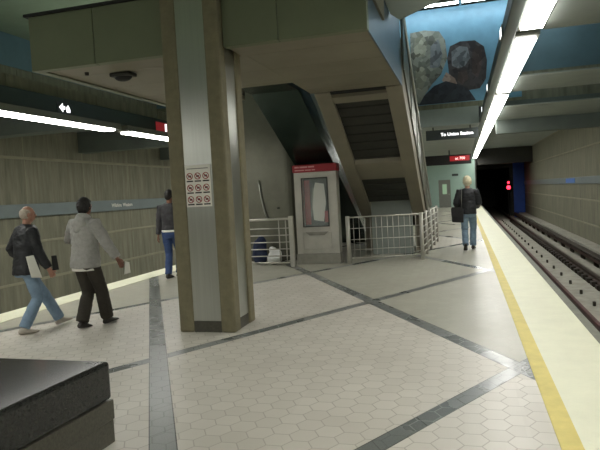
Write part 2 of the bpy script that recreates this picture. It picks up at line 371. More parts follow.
struct(mb.build('wall_tunnel', 'dark'), 'dark tunnel mouth at the end of the visible tracks', 'tunnel')
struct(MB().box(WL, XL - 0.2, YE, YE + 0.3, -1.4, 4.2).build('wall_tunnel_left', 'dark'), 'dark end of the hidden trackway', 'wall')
struct(MB().box(4.05, WR - 0.08, YT - .1, YT + 0.2, -1.3, 4.2).build('wall_blue_strip', 'cobalt'), 'cobalt blue wall strip beside the tunnel mouth', 'wall')

# ------------------------------------------------------------------ column
cx0, cx1, cy0, cy1 = -3.42, -2.68, 6.44, 7.14
col = thing('concrete_column', 'tan concrete column clad with brushed steel strips, standing under the stair landing', 'column', ((cx0 + cx1) / 2, (cy0 + cy1) / 2, 0))
for sx, sy in ((0, 0), (1, 0), (0, 1), (1, 1)):
    x0 = cx0 if sx == 0 else cx1 - 0.19; y0 = cy0 if sy == 0 else cy1 - 0.19
    MB().box(x0, x0 + 0.19, y0, y0 + 0.19, 0, 6.0).build('corner_post', 'colconc', col, bevel=0.025)
MB().box(cx0 + 0.1, cx1 - 0.1, cy0 + 0.1, cy1 - 0.1, 0.0, 6.0).build('core', 'plinth', col)
for k in range(4):
    if k == 0: a = (cx0 + .19, cx1 - .19, cy0 + .025, cy0 + .09)
    elif k == 1: a = (cx0 + .19, cx1 - .19, cy1 - .09, cy1 - .025)
    elif k == 2: a = (cx0 + .025, cx0 + .09, cy0 + .19, cy1 - .19)
    else: a = (cx1 - .09, cx1 - .025, cy0 + .19, cy1 - .19)
    MB().box(*a, 0.14, 6.0).build('steel_panel', 'steel', col, label='brushed steel strip')
    MB().box(*a, 0.0, 0.135).build('base_block', 'plinth', col, label='dark base block')
# notice sheet with a grid of prohibition signs
ps = thing('notice_sheet', 'white notice sheet with nine red prohibition circles on the column', 'notice', (-3.06, 6.44, 1.54))
yq = cy0 + 0.024
MB().box(-3.225, -2.895, yq - 0.006, yq, 1.53, 2.03).build('sheet', 'paper', ps)
for r in range(3):
    for c in range(3):
        cx_, cz_ = -3.165 + c * 0.105, 1.90 - r * 0.14
        mb = MB()
        for k in range(20):
            a0, a1 = 2 * PI * k / 20, 2 * PI * (k + 1) / 20
            pts = [(cx_ + q * math.cos(a), yq - 0.006, cz_ + q * math.sin(a)) for q, a in ((.032, a0), (.042, a0), (.042, a1), (.032, a1))]
            mb.prism(pts, (0, -0.003, 0))
        mb.prism([(cx_ - .032, yq - .0065, cz_ + .024), (cx_ - .024, yq - .0065, cz_ + .032), (cx_ + .032, yq - .0065, cz_ - .024), (cx_ + .024, yq - .0065, cz_ - .032)], (0, -0.003, 0))
        mb.build('prohibition_circle', 'inkred', ps)
        MB().box(cx_ - .018, cx_ + .018, yq - .008, yq - .006, cz_ - .012, cz_ + .012).build('pictogram', 'ink', ps)
        MB().box(cx_ - .042, cx_ + .042, yq - .008, yq - .006, cz_ - .068, cz_ - .052).build('caption', 'ink', ps)
MB().box(-3.20, -2.92, yq - .008, yq - .006, 1.985, 1.995).build('heading', 'greypanel', ps)

# ------------------------------------------------------------------ stair landing
lx0, lx1, ly0, ly1, lz = -5.37, -0.95, 6.55, 10.4, 3.4
ld = thing('stair_landing', 'olive grey metal clad stair landing carried overhead by the column', 'landing', ((lx0 + lx1) / 2, 8.5, lz))
for a, b in ((lx0, -4.42), (-4.412, cx0 - 0.012), (cx1 + 0.012, -1.99), (-1.982, lx1)): MB().box(a, b, ly0, ly0 + 0.12, lz, 4.10).build('fascia_panel', 'fascia', ld, bevel=0.006, seg=1)
MB().box(lx0, lx0 + 0.12, ly0 + 0.12, ly1, lz, 4.10).build('fascia_panel', 'fascia', ld, bevel=0.006, seg=1)
mb = MB()
ys = [ly0 + 0.12, 7.16, 8.1, 9.04, 9.98, ly1]
for k in range(5):
    segs = ((lx0 + 0.12, cx0 - 0.012), (cx1 + 0.012, lx1 - 0.02)) if k == 0 else ((lx0 + 0.12, -3.86), (-3.855, -2.6), (-2.595, lx1 - 0.02))
    for a, b in segs:
        y1 = ys[k + 1] - 0.004
        if k and b == -2.6: y1 = min(y1, 9.22)
        if y1 > ys[k] + .05: mb.box(a, b, ys[k] + 0.004, y1, lz + 0.02, lz + 0.10)
mb.build('soffit', 'soffit', ld)
mb = MB(); mb.box(lx0 + .12, cx0 - .012, ly0 + .12, 7.16, lz + .1, 4.06); mb.box(cx1 + .012, lx1 - .02, ly0 + .12, 7.16, lz + .1, 4.06); mb.box(lx0 + .12, lx1 - .02, 7.16, 9.2, lz + .1, 4.06); mb.box(lx0 + .12, -3.86, 9.2, ly1, lz + .1, 4.06); mb.box(-2.6, lx1 - .02, 9.2, ly1, lz + .1, 4.06)
mb.build('deck', 'dark', ld)
mb = MB(); mb.box(lx0 - 0.05, cx0 - 0.012, ly0 - 0.03, ly0 + 0.14, 4.10, 4.135); mb.box(cx1 + .012, lx1, ly0 - 0.03, ly0 + 0.14, 4.10, 4.135)
mb.build('shadow_coping', 'black', ld, label='black coping strip drawn for the shadow gap')  # black cap paints the shade line above the parapet
MB().box(lx1 - 0.02, lx1, ly0 + 0.12, ly1, lz, 4.75).build('side_guard', 'blueg', ld, label='blue grey side guard')
MB().box(lx1, lx1 + 0.03, ly0, 7.95, 3.86, 5.0).build('guard_panel', 'soffit', ld)
cm = thing('ceiling_camera', 'dark camera dome under the landing left of the column', 'camera', (-4.47, 7.3, lz + 0.02))
MB().box(-4.63, -4.31, 7.17, 7.37, lz - .035, lz + .018).build('base_plate', 'dark', cm, bevel=.015)
MB().ell((-4.47, 7.27, lz - .035), (.13, .085, .06)).build('dome', 'black', cm, smooth=True)
tag(MB().tube([(-4.86, 7.0, lz + .02), (-4.86, 7.0, lz - .02)], [.03, .025], 12).build('sprinkler_head', 'dark'), 'tiny dark sprinkler head under the landing near its corner', 'sprinkler')

# upper slab seen above the landing's end
tag(MB().prism([(-.94, 8.88, 4.2), (-.84, 9.26, 4.2), (-.21, 8.54, 4.2), (.1, 8.2, 4.2), (.1, 7.7, 4.2), (-.94, 8.2, 4.2)], (0, 0, 0.35)).build('walkway_slab', 'ceil'), 'pale angular slab jutting out beside the landing guard above the stair top', 'slab')

# ------------------------------------------------------------------ staircase (descends away from the viewer)
SL = 0.553
def zu(y): return lz - (y - ly1) * SL           # underside of the stringers
st = thing('staircase', 'concrete staircase descending behind the landing, its ribbed underside showing', 'staircase', (-1.74, 15.5, 0))
yb = 14.9
for xa in (-2.53, -1.24):
    pts = [(xa, ly1 + 0.01, lz), (xa, yb, zu(yb)), (xa, yb + .5, zu(yb)), (xa, yb + .5, 0), (xa, 17.6, 0.0), (xa, 17.6, 0.05), (xa, ly1 + 0.01, zu(ly1) + 0.85)]
    MB().prism(pts, (0.29, 0, 0)).build('stringer', 'soffit', st, bevel=0.01)
nst = 20
for k in range(nst):
    y0 = ly1 + 0.05 + k * 0.30; z1 = lz + 0.62 - k * 0.30 * SL
    if z1 < 0.1: break
    MB().box(-2.24, -1.24, y0, y0 + 0.33, z1 - 0.17 - 0.12, z1 - 0.12).build('step', 'dark', st)
for ya, yb_, m in ((10.42, 10.48, 'black'), (10.56, 10.72, 'soffit'), (12.62, 13.22, 'soffit')):  # the black one paints the dark gap above the top beam
    MB().prism([(-2.24, ya, zu(ya) + .02), (-2.24, yb_, zu(yb_) + .02), (-2.24, yb_, zu(yb_) + .2), (-2.24, ya, zu(ya) + .2)], (1.0, 0, 0)).build('cross_beam_or_gap', m, st)
mb = MB()
y = 10.76
while y < 14.2:
    mb.prism([(-2.24, y, zu(y) + .12), (-2.24, y + .22, zu(y + .22) + .12), (-2.24, y + .22, zu(y + .22) + .16), (-2.24, y, zu(y) + .16)], (1.0, 0, 0)); y += 0.26
mb.build('soffit_slats', 'dark', st, label='dark ribbed underside')
MB().box(-2.24, -1.24, 14.62, 14.8, 0, 1.42).build('base_wall', 'ceil', st)
for sx, nm in ((-0.945, 1), (-2.56, -1)):
    mb = MB()
    for k in range(5):
        y0 = ly1 + 0.05 + k * 1.28; y1 = y0 + 1.22
        mb.prism([(sx, y0, zu(y0) + .42), (sx, y1, zu(y1) + .42), (sx, y1, zu(y1) + 1.22), (sx, y0, zu(y0) + 1.22)], (0.025, 0, 0))
    mb.build('balustrade', 'steeld', st)
    MB().tube([(sx + .05 * nm, 10.5, zu(10.5) + 1.3), (sx + .05 * nm, 16.9, zu(16.9) + 1.3)], 0.03).build('handrail', 'steel', st, smooth=True)
    for k in range(6):
        y0 = ly1 + 0.12 + k * 1.28
        MB().box(sx + .025 * (nm > 0) - .02 * (nm < 0), sx + .025 * (nm > 0) + .02 * (nm > 0), y0 - .07, y0 - .01, zu(y0) + .35, zu(y0) + 1.3).build('baluster', 'steel', st)

# ------------------------------------------------------------------ escalator left of the stairs
es = thing('escalator', 'escalator with dark glossy teal steel underside between the steel enclosure and the stairs', 'escalator', (-3.3, 14.5, 0))
ex0, ex1 = -3.79, -2.86
def ze(y): return 3.56 - (y - 10.5) * 0.46
MB().prism([(ex0, 9.26, 3.50), (ex0, 10.55, 3.54), (ex0, 17.6, ze(17.6)), (ex0, 18.2, 0), (ex0, 18.8, 0), (ex0, 18.8, .25), (ex0, 10.6, ze(10.6) + .45), (ex0, 9.26, 4.0)], (ex1 - ex0, 0, 0)).build('truss', 'teal', es, bevel=0.01)
for x in (ex0 + .03, ex1 - .05):
    MB().prism([(x, 10.5, ze(10.5) + .46), (x, 18, ze(18) + .46), (x, 18, ze(18) + 1.3), (x, 10.5, ze(10.5) + 1.3)], (.02, 0, 0)).build('balustrade', 'glass', es)
    MB().tube([(x + .01, 10.5, ze(10.5) + 1.32), (x + .01, 18.1, ze(18.1) + 1.32)], 0.035).build('handrail', 'black', es, smooth=True)
# steel clad enclosure with a rounded corner
en = thing('steel_enclosure', 'dull steel clad enclosure wall with rounded edge behind the short railing', 'enclosure', (-4.6, 15, 0))
pts = [(-5.4, 13.75), (-5.4, 17.5), (-3.80, 17.5), (-3.80, 14.15)]
pts += [(-4.2 + .4 * math.cos(a), 14.15 + .4 * math.sin(a)) for a in [-(PI / 2) * k / 8 for k in range(1, 9)]]
MB().prism([(x, y, 0) for x, y in pts], (0, 0, 4.3)).build('cladding', 'steeld', en)
MB().prism([(x, y, 0) for x, y in [(-5.42, 13.73), (-5.42, 13.78), (-4.2, 13.78), (-4.2, 13.73)]], (0, 0, 0.14)).build('skirting', 'plinth', en)
MB().tube([(-4.85, 13.70, 2.0), (-4.82, 13.70, 1.6), (-4.74, 13.70, 1.2), (-4.66, 13.70, 1.0)], 0.022).build('curved_pipe', 'steel', en, smooth=True)
MB().box(-4.42, -4.36, 13.7, 13.75, 1.28, 1.32).build('bracket', 'dark', en)

# ------------------------------------------------------------------ kiosk
ki = thing('map_kiosk', 'grey steel information kiosk with red header and a glazed map case', 'kiosk', (-3.22, 13.2, 0))
kx0, kx1, ky0, ky1 = -3.72, -2.73, 12.9, 13.2
MB().box(kx0 - .02, kx1 + .02, ky0 - .03, ky1, 0, .24).build('plinth', 'kioskd', ki, bevel=0.01)
mb = MB(); mb.box(kx0, -3.54, ky0, ky1, .24, 2.1); mb.box(-2.95, kx1, ky0, ky1, .24, 2.1); mb.box(-3.54, -2.95, ky0, ky1, .24, .86); mb.box(-3.54, -2.95, ky0, ky1, 1.96, 2.1); mb.box(-3.54, -2.95, ky0 + .2, ky1, .86, 1.96)
mb.build('cabinet', 'kiosk', ki, bevel=0.006)
h = MB().box(kx0 - .02, kx1 + .02, ky0 - .03, ky1 + .02, 2.1, 2.27).build('header', 'red', ki, bevel=0.01)
mb = MB()
for x0, x1 in ((-3.68, -3.58), (-3.56, -3.38), (-3.36, -3.22)): mb.box(x0, x1, ky0 - .036, ky0 - .03, 2.2, 2.235)
for x0, x1 in ((-3.68, -3.46), (-3.44, -3.3), (-3.28, -3.2)): mb.box(x0, x1, ky0 - .036, ky0 - .03, 2.135, 2.16)
mb.build('header_lettering', mat('pale_red_print', (214, 150, 150), 0.5, namt=0.05), h)
mp_ = MB().box(-3.54, -2.95, ky0 + .17, ky0 + .198, .86, 1.96).build('case_back', 'dark', ki)
MB().box(-3.53, -3.40, ky0 + .155, ky0 + .17, .90, 1.92).build('red_margin', 'red', mp_)
MB().prism([(-3.33, ky0 + .15, 1.0), (-3.1, ky0 + .15, .96), (-3.03, ky0 + .15, 1.4), (-3.06, ky0 + .15, 1.82), (-3.26, ky0 + .15, 1.86), (-3.36, ky0 + .15, 1.5)], (0, .015, 0)).build('map_sheet', 'paper', mp_)
MB().prism([(-3.40, ky0 + .145, 1.08), (-3.37, ky0 + .145, 1.08), (-3.30, ky0 + .145, 1.75), (-3.33, ky0 + .145, 1.75)], (0, .008, 0)).build('map_route', 'greypanel', mp_)
MB().box(-3.07, -2.96, ky0 + .14, ky0 + .15, .94, 1.2).build('red_corner', 'red', mp_)
MB().box(-3.54, -2.95, ky0 + .02, ky0 + .03, .86, 1.96).build('glass_pane', 'glass', ki)
mb = MB()
for a in ((-3.555, -3.535, .85, 1.97), (-2.955, -2.935, .85, 1.97)): mb.box(a[0], a[1], ky0 - .012, ky0, a[2], a[3])
mb.box(-3.535, -2.955, ky0 - .012, ky0, .85, .87); mb.box(-3.535, -2.955, ky0 - .012, ky0, 1.95, 1.97)
mb.build('window_frame', 'dark', ki)
MB().box(-3.56, -2.9, ky0 - .02, ky0, .34, .74).build('lower_panel', 'kiosk', ki, bevel=0.012)
MB().prism([(-3.5, ky0 - .02, .74), (-2.96, ky0 - .02, .74), (-3.06, ky0 - .02, .66), (-3.4, ky0 - .02, .66)], (0, -.03, 0)).build('tray', 'kioskd', ki)

# ------------------------------------------------------------------ railings
ra = thing('guard_railing', 'short grey railing of horizontal bars between the column and the kiosk', 'railing', (-4.25, 12.45, 0))
MB().box(-3.76, -3.66, 12.40, 12.50, 0, 1.14).build('post', 'kiosk', ra, bevel=0.01)
MB().box(-4.86, -4.80, 12.42, 12.48, 0, 1.10).build('post', 'kiosk', ra, bevel=0.01)
MB().tube([(-4.83, 12.45, 1.08), (-3.71, 12.45, 1.08)], .028).build('top_rail', 'kiosk', ra, smooth=True)
for k in range(6): MB().tube([(-4.83, 12.45, .10 + k * .155), (-3.71, 12.45, .10 + k * .155)], .012 if k else .02).build('bar', 'kiosk', ra, smooth=True)
for x in (-3.84, -4.0): MB().tube([(x, 12.45, .10), (x, 12.45, 1.08)], .013).build('upright', 'kiosk', ra, smooth=True)
rb = thing('guard_railing', 'grey railing of thin uprights closing off the space under the stairs', 'railing', (-1.7, 13.1, 0))
P0, P1 = Vector((-2.52, 12.9, 0)), Vector((-.93, 13.3, 0))
Z = Vector((0, 0, 1))
for p, r in ((P0, .05), (P1, .045)): MB().tube([p, p + Z * 1.06], r, 12).build('post', 'kiosk', rb, smooth=True)
for h_, r in ((1.03, .016), (.78, .008), (.53, .008), (.30, .008), (.12, .012)): MB().tube([P0 + Z * h_, P1 + Z * h_], r).build('bar', 'kiosk', rb, smooth=True)
for k in range(1, 13):
    p = P0.lerp(P1, k / 13); MB().tube([p + Z * .12, p + Z * 1.03], .006, 8).build('upright', 'kiosk', rb, smooth=True)
P2 = Vector((-0.78, 17.6, 0))
rc = thing('guard_railing', 'grey railing of horizontal bars running back along the foot of the stairs', 'railing', (-.9, 15.5, 0))
for k in range(1, 5):
    p = P1.lerp(P2, k / 4); MB().tube([p, p + Z * 1.06], .035, 10).build('post', 'kiosk', rc, smooth=True)
for k in range(7):
    h_ = .12 + k * .15; MB().tube([P1.lerp(P2, .015) + Z * h_, P2 + Z * h_], .015, 8).build('bar', 'kiosk', rc, smooth=True)

# bags behind the short railing
def blob(name, m, c, r, amp, fr, seedv, parent=None):
    mb = MB(); mb.ell(c, r, seg=28, ring=18)
    for v in mb.bm.verts:
        d = noise.noise((v.co - Vector(c)) * fr + Vector((seedv, 0, 0))); n_ = (v.co - Vector(c)).normalized()
        v.co += n_ * d * amp
        if v.co.z < 0.005: v.co.z = 0.005
    return mb.build(name, m, parent, smooth=True)
tag(blob('duffel_bag', 'bagblue', (-4.72, 13.15, .30), (.17, .2, .36), .07, 6, 3), 'dark blue cloth bag behind the short railing', 'bag')
tag(blob('plastic_bag', 'bagwhite', (-4.32, 13.0, .20), (.17, .15, .22), .08, 7, 9), 'white plastic bag on the floor behind the short railing', 'bag')

# ------------------------------------------------------------------ granite bench, lower corner
be = thing('granite_bench', 'low black polished granite bench block in the near corner', 'bench', (-3.2, 2.4, 0))
def bq(z, o=0.0): return [(-2.35 + o, 3.41 + o, z), (-3.9, 3.43 + o, z), (-3.9, 1.2, z), (-2.45 + o, 1.2, z)]
MB().prism(bq(.30), (0, 0, .26)).build('top_slab', 'granite', be, bevel=0.025, seg=3)
MB().prism(bq(.0, .0), (0, 0, .16)).build('base', 'granite2', be, bevel=0.008)
MB().prism(bq(.16, .005), (0, 0, .135)).build('riser', 'granite2', be, bevel=0.006)

# ------------------------------------------------------------------ lighting rails and lamps
for x0, x1, z0, z1, nm, lb in ((0.60, 0.759, 3.60, 3.80, 'lighting_beam', 'grey lighting beam above the yellow stripe'), (-7.26, -6.98, 3.311, 3.60, 'lighting_beam', 'dark green lighting beam above the walking men')):
    bmk = 'greenbar'
    tag(MB().box(x0, x1, YB, YE - .1, z0, z1).build(nm, bmk, bevel=0.01), lb, 'beam')
mb = MB(); y = YB
while y < 45:
    mb.box(-7.24, -7.04, y + .01, y + 2.43, 3.60, 3.82); y += 2.44
tag(mb.build('concrete_curb', 'concrete'), 'jointed concrete curb on top of the dark green lighting beam', 'curb')
for x, z, lb in ((-7.62, 3.882, 'uplight strip added unseen behind the curb over the dark green lighting beam'), (.675, 3.80, 'uplight strip added unseen on top of the grey lighting beam')):  # added strips, hidden from view, that brighten the upper walls and ceiling
    t = thing('fill_uplight', lb, 'fill_uplight', (x, 3, z))
    MB().box(x - .06, x + .06, YB, 19.6, z, z + .03).build('tray', 'housing', t)
    MB().box(x - .05, x + .05, YB + .1, 19.5, z + .03, z + .06).build('diffuser', mat('fill_uplight_diffuser', (240, 240, 235), .5, namt=0, emit=(244, 255, 246), estr=FILL_UPL), t)
protos = {}
def lamp(xc, zc, y0, y1, label, grp):
    key = round(y1 - y0, 2)
    if key not in protos:
        t = thing('strip_light', label, 'strip light', (0, 0, 0), 0, grp); L = (y1 - y0) / 2
        local(MB().box(-.16, .16, -L, L, .02, .14).build('housing', 'housing'), t)
        local(MB().box(-.135, .135, -L + .19, L - .19, -.015, .02).build('diffuser', 'lamp', bevel=.01), t)
        protos[key] = t
    else:
        t = copy_tree(protos[key]); t['label'] = label; t['group'] = grp
    t.location = (xc, (y0 + y1) / 2, zc)
    return t
ordn = ['first', 'second', 'third', 'fourth', 'fifth', 'sixth', 'seventh', 'eighth', 'ninth', 'tenth', 'eleventh']
ys_ = [-12.5 + 5.35 * k for k in range(11)]
k = 0
for i, y0 in enumerate([8.62 - 5.35 * j for j in (3, 2, 1)] + [8.62 + 5.35 * j for j in range(7)]):
    if y0 > 1.5: lb = '%s long strip light from the viewer above the cream platform edge' % ordn[k]; k += 1
    else: lb = 'long strip light behind the viewer above the cream platform edge'
    lamp(0.92, 3.58, y0, y0 + 5.1, lb, 'strip lights over the visible platform edge')
k = 0
for i, y0 in enumerate([6.0 - 5.35 * j for j in (3, 2, 1)] + [6.0 + 5.35 * j for j in range(7)]):
    if y0 > 5.9: lb = '%s long strip light from the viewer under the dark green beam' % ordn[k]; k += 1
    else: lb = 'long strip light behind the viewer under the dark green beam'
    lamp(-7.12, 3.17, y0, y0 + 5.1, lb, 'strip lights over the far platform edge')
# small lit symbols on the beams
def arrow_sign(x, y, z, fx, label):
    a = thing('arrow_sign', label, 'sign', (x, y, z))
    s = 1 if fx > 0 else -1
    MB().box(min(x, x + s * .01), max(x, x + s * .01), y - .22, y + .22, z - .10, z + .10).build('plate', 'signface', a)
    xa = x + s * .011
    pt = [(-.16, 0), (-.06, .08), (-.06, .03), (.0, .03), (.0, -.03), (-.06, -.03), (-.06, -.08)]
    MB().prism([(xa, y + u, z + v) for u, v in pt], (s * .004, 0, 0)).build('arrow', 'lettw', a)
    MB().prism([(xa, y + .04 + u, z + v) for u, v in [(0, -.07), (.1, -.07), (.1, -.01), (.05, .06), (.0, .02)]], (s * .004, 0, 0)).build('symbol', 'lettw', a)
arrow_sign(-6.98, 9.3, 3.42, 1, 'small lit arrow sign on the dark green beam left of the column')
ex = thing('exit_sign', 'small red and white lit sign on the dark green beam beside the column', 'sign', (-6.98, 12.95, 3.4))
MB().box(-6.98, -6.965, 12.62, 13.2, 3.30, 3.52).build('plate', 'signred2', ex)
MB().box(-6.965, -6.96, 13.04, 13.12, 3.32, 3.5).build('numeral', 'lettw', ex)
for n_, y in enumerate((8.77, 13.5, 17.3)):
    a = thing('arrow_sign', '%s tiny lit sign from the viewer on the beam beside the mural' % ordn[n_], 'sign', (.59, y, 3.7))
    MB().box(.585, .6, y - .2, y + .2, 3.62, 3.78).build('plate', 'signface', a)
    MB().box(.58, .585, y - .12, y + .12, 3.64, 3.76).build('symbol', 'lettw', a)

# ------------------------------------------------------------------ mural and its lamps
mu = thing('mural', 'large blue tile mural of two dark heads on the upper wall above the hanging sign', 'mural', (-.3, 20, 4.3))
MB().box(-2.4, 1.9, 19.95, 20.02, 4.32, 7.75).build('panel', 'mural0', mu)
def art(name, m, pts, d):
    MB().prism([(x, 19.95, z) for x, z in pts], (0, -d, 0)).build(name, m, mu)

art('figure_patch', 'murala', [(-1.49, 6.7), (-1.04, 6.74), (-0.56, 6.65), (-0.38, 6.34), (-0.34, 5.76), (-0.55, 5.27), (-0.85, 4.98), (-1.13, 4.61), (-1.3, 4.33), (-1.56, 4.33)], .012)
art('figure_patch', 'muralb', [(-0.34, 5.76), (-0.24, 6.13), (0.08, 6.25), (0.54, 6.23), (0.81, 6.01), (0.89, 5.56), (0.84, 4.99), (0.64, 4.7), (0.27, 4.67), (-0.1, 4.9), (-0.3, 5.24)], .018)
for pts, m in (([(-.2, 5.5), (-.2, 5.95), (.05, 6.1), (.3, 6.05), (.38, 5.7), (.2, 5.45), (.0, 5.4)], 'murale'), ([(.42, 5.2), (.45, 5.9), (.6, 6.05), (.75, 5.9), (.7, 5.3), (.58, 5.05)], 'muralf'), ([(-.05, 5.0), (.0, 5.3), (.25, 5.35), (.3, 5.05), (.1, 4.85)], 'muralf'),
               ([(-1.4, 5.9), (-1.35, 6.5), (-1.1, 6.6), (-.95, 6.3), (-1.05, 5.9)], 'muralg'), ([(-.9, 5.5), (-.85, 6.2), (-.6, 6.4), (-.48, 5.9), (-.6, 5.5)], 'murale'), ([(-1.4, 4.9), (-1.35, 5.5), (-1.1, 5.6), (-1.0, 5.2), (-1.2, 4.8)], 'muralg')): art('figure_patch', m, pts, .02 if pts[0][0] < -.7 else .024)
art('figure_patch', 'murald', [(-0.39, 5.32), (-0.12, 5.09), (-0.04, 4.83), (-0.35, 4.86), (-0.53, 5.07)], .022)
art('figure_patch', 'muralc', [(-1.3, 4.33), (-1.13, 4.61), (-0.79, 4.91), (-0.41, 5.03), (-0.03, 4.89), (0.27, 4.73), (0.51, 4.33)], .026)
for i, (x, nm) in enumerate(((-2.2, 'leftmost'), (-.65, 'second'), (.9, 'third'), (2.45, 'rightmost'))):
    t = thing('wall_washer', '%s lamp of the row lighting the top of the mural' % nm, 'lamp', (x, 19.4, 7.3), 0, 'lamps along the top of the mural')
    MB().box(x - .74, x + .74, 19.25, 19.45, 7.34, 7.46).build('housing', 'housing', t)
    MB().box(x - .72, x + .72, 19.27, 19.43, 7.26, 7.34).build('diffuser', 'cove', t)
    MB().box(x - .74, x + .74, 19.19, 19.24, 7.18, 7.24).build('lip', 'dark', t)
    MB().tube([(x, 19.35, 7.46), (x, 19.35, 8.8)], .015, 8).build('rod', 'dark', t)

# ------------------------------------------------------------------ hanging signs
hs = thing('direction_sign', 'charcoal hanging sign reading To Union Station below the mural', 'sign', (-.3, 20.35, 3.17))
MB().box(-1.14, 0.55, 20.32, 20.44, 3.17, 3.50).build('panel', 'signface', hs, bevel=.008)
text_mesh('To Union Station', .150, 'lettering', 'lettw', hs, FACE_NEG_Y((-.13, 20.315, 3.335)))
for x in (-.9, .3): MB().tube([(x, 20.38, 3.5), (x, 20.38, 3.62)], .02, 8).build('hanger', 'dark', hs)
ls = thing('led_sign', 'long black hanging display with a small red lit message near the green wall', 'sign', (-.6, 34, 2.8))
MB().box(-2.2, 0.50, 34.0, 34.25, 2.80, 3.34).build('housing', 'black', ls, bevel=.01)
MB().box(-.66, 0.40, 33.985, 34.0, 2.98, 3.26).build('display', 'ledred', ls)
text_mesh('ac 700', .2, 'lettering', 'ledlet', ls, FACE_NEG_Y((-.10, 33.98, 3.12)))
MB().tube([(-.68, 34.12, 3.34), (-.68, 34.12, 3.62)], .035, 8).build('hanger', 'dark', ls)
tag(MB().box(-.78, -.32, YE - .06, YE - .01, 2.34, 2.50).build('wall_plate', 'signface'), 'small dark plate on the pale green wall behind the blond person', 'plate')
fs = thing('hall_sign', 'small lit white and red sign glimpsed between the escalator and the stairs', 'sign', (-5.6, 24, 3.3))
MB().box(-5.74, -5.36, 24.0, 24.08, 3.45, 3.58).build('white_strip', 'signwhite', fs)
MB().box(-5.72, -5.38, 24.0, 24.08, 3.20, 3.45).build('red_panel', 'signred2', fs)
MB().tube([(-5.55, 24.04, 3.58), (-5.55, 24.04, 3.62)], .03, 8).build('hanger', 'dark', fs)
tag(MB().box(WR - .13, WR - .118, 28.9, 31.3, 1.45, 1.66).build('station_plate', mat('plate_blue', (70, 120, 200), .4, namt=.05)), 'bright blue name plate on the wall band beyond the tracks', 'plate')
wt = text_mesh('Wilshire  Western', .16, 'station_lettering', 'paper', None, FACE_POS_X((WL + .122, 17.1, 1.57)), .002)
tag(wt, 'pale station lettering on the blue grey band above the grey hooded man', 'lettering')

# ------------------------------------------------------------------ tracks
def rail(x, label, hm, bm_, step, off, y0, wd):
    r = thing('running_rail', label, 'rail', (x, 8, -1.3))
    mb = MB(); mb.box(x - .07, x + .07, 2, 74, -1.20, -1.17); mb.box(x - .012, x + .012, 2, 74, -1.17, -1.07)
    mb.build('web', bm_, r)
    MB().box(x - .036, x + .036, 2, 74, -1.08, -1.02).build('head', hm, r, bevel=.008)
    y = y0; me = None
    while y < 46:
        if me is None: o = MB().box(x + off - wd, x + off + wd, y, y + .26, -1.31, -1.16).build('rail_pad', 'clip', r, bevel=.01); me = o; ya = y
        else:
            o = me.copy(); COL.objects.link(o); o.parent = r; o.matrix_parent_inverse = r.matrix_basis.inverted(); o.location = (0, y - ya, 0)
        y += step
    return r
rail(2.28, 'reddish brown rail nearest the platform edge', 'redcable', 'rail', 1.0, 0.06, 9.0, .07)
rail(3.42, 'worn brown rail in the middle of the trackway', 'railtop', 'rail', .62, -.05, 9.0, .15)
tr = thing('third_rail', 'dark covered third rail close to the concrete wall', 'rail', (4.05, 8, -1.3))
MB().box(4.0, 4.10, 2, 74, -1.1, -1.0).build('conductor', 'rail', tr)
MB().box(3.96, 4.20, 2, 74, -0.93, -0.89).build('cover_board', 'cover', tr, bevel=.01)
y = 12
while y < 46:
    MB().box(4.02, 4.16, y, y + .14, -1.3, -.92).build('bracket', 'clip', tr); y += 2.2
struct(MB().box(4.40, WR - .1, YB, 53, -1.35, -0.92).build('floor_ledge', 'bedconc', bevel=.015), 'concrete ledge along the wall beside the third rail', 'ledge')
struct(MB().box(2.42, 3.16, YB, 75, -1.32, -1.2).box(3.62, 3.92, YB, 75, -1.32, -1.16).build('floor_plinth', 'bedconc', bevel=.015), 'raised pale concrete strips between the rails', 'track bed')
y = 11; k = 0
tp = None
while y < 46:
    if tp is None: tp = tag(MB().box(2.66, 2.72, y, y + .08, -1.2, -1.10).build('track_marker', 'clip', bevel=.01), 'small dark iron block in the row on the pale concrete between the rails', 'block', 'iron blocks between the rails'); yt = y
    else:
        o = tp.copy(); COL.objects.link(o); o.location.y = y - yt
    y += 1.5
sg = thing('signal', 'red signal lamp on a post beside the tunnel mouth', 'signal', (3.62, 51.4, -1.3))
MB().tube([(3.62, 51.5, -1.3), (3.62, 51.5, 1.7)], .05).build('post', 'dark', sg)
MB().box(3.45, 3.79, 51.3, 51.5, .95, 1.85).build('housing', 'black', sg, bevel=.02)
MB().ell((3.62, 51.29, 1.22), (.16, .05, .16)).build('lens', 'sigred', sg, smooth=True)
MB().ell((3.62, 51.29, 1.62), (.09, .04, .09)).build('lens', 'sigred', sg, smooth=True)

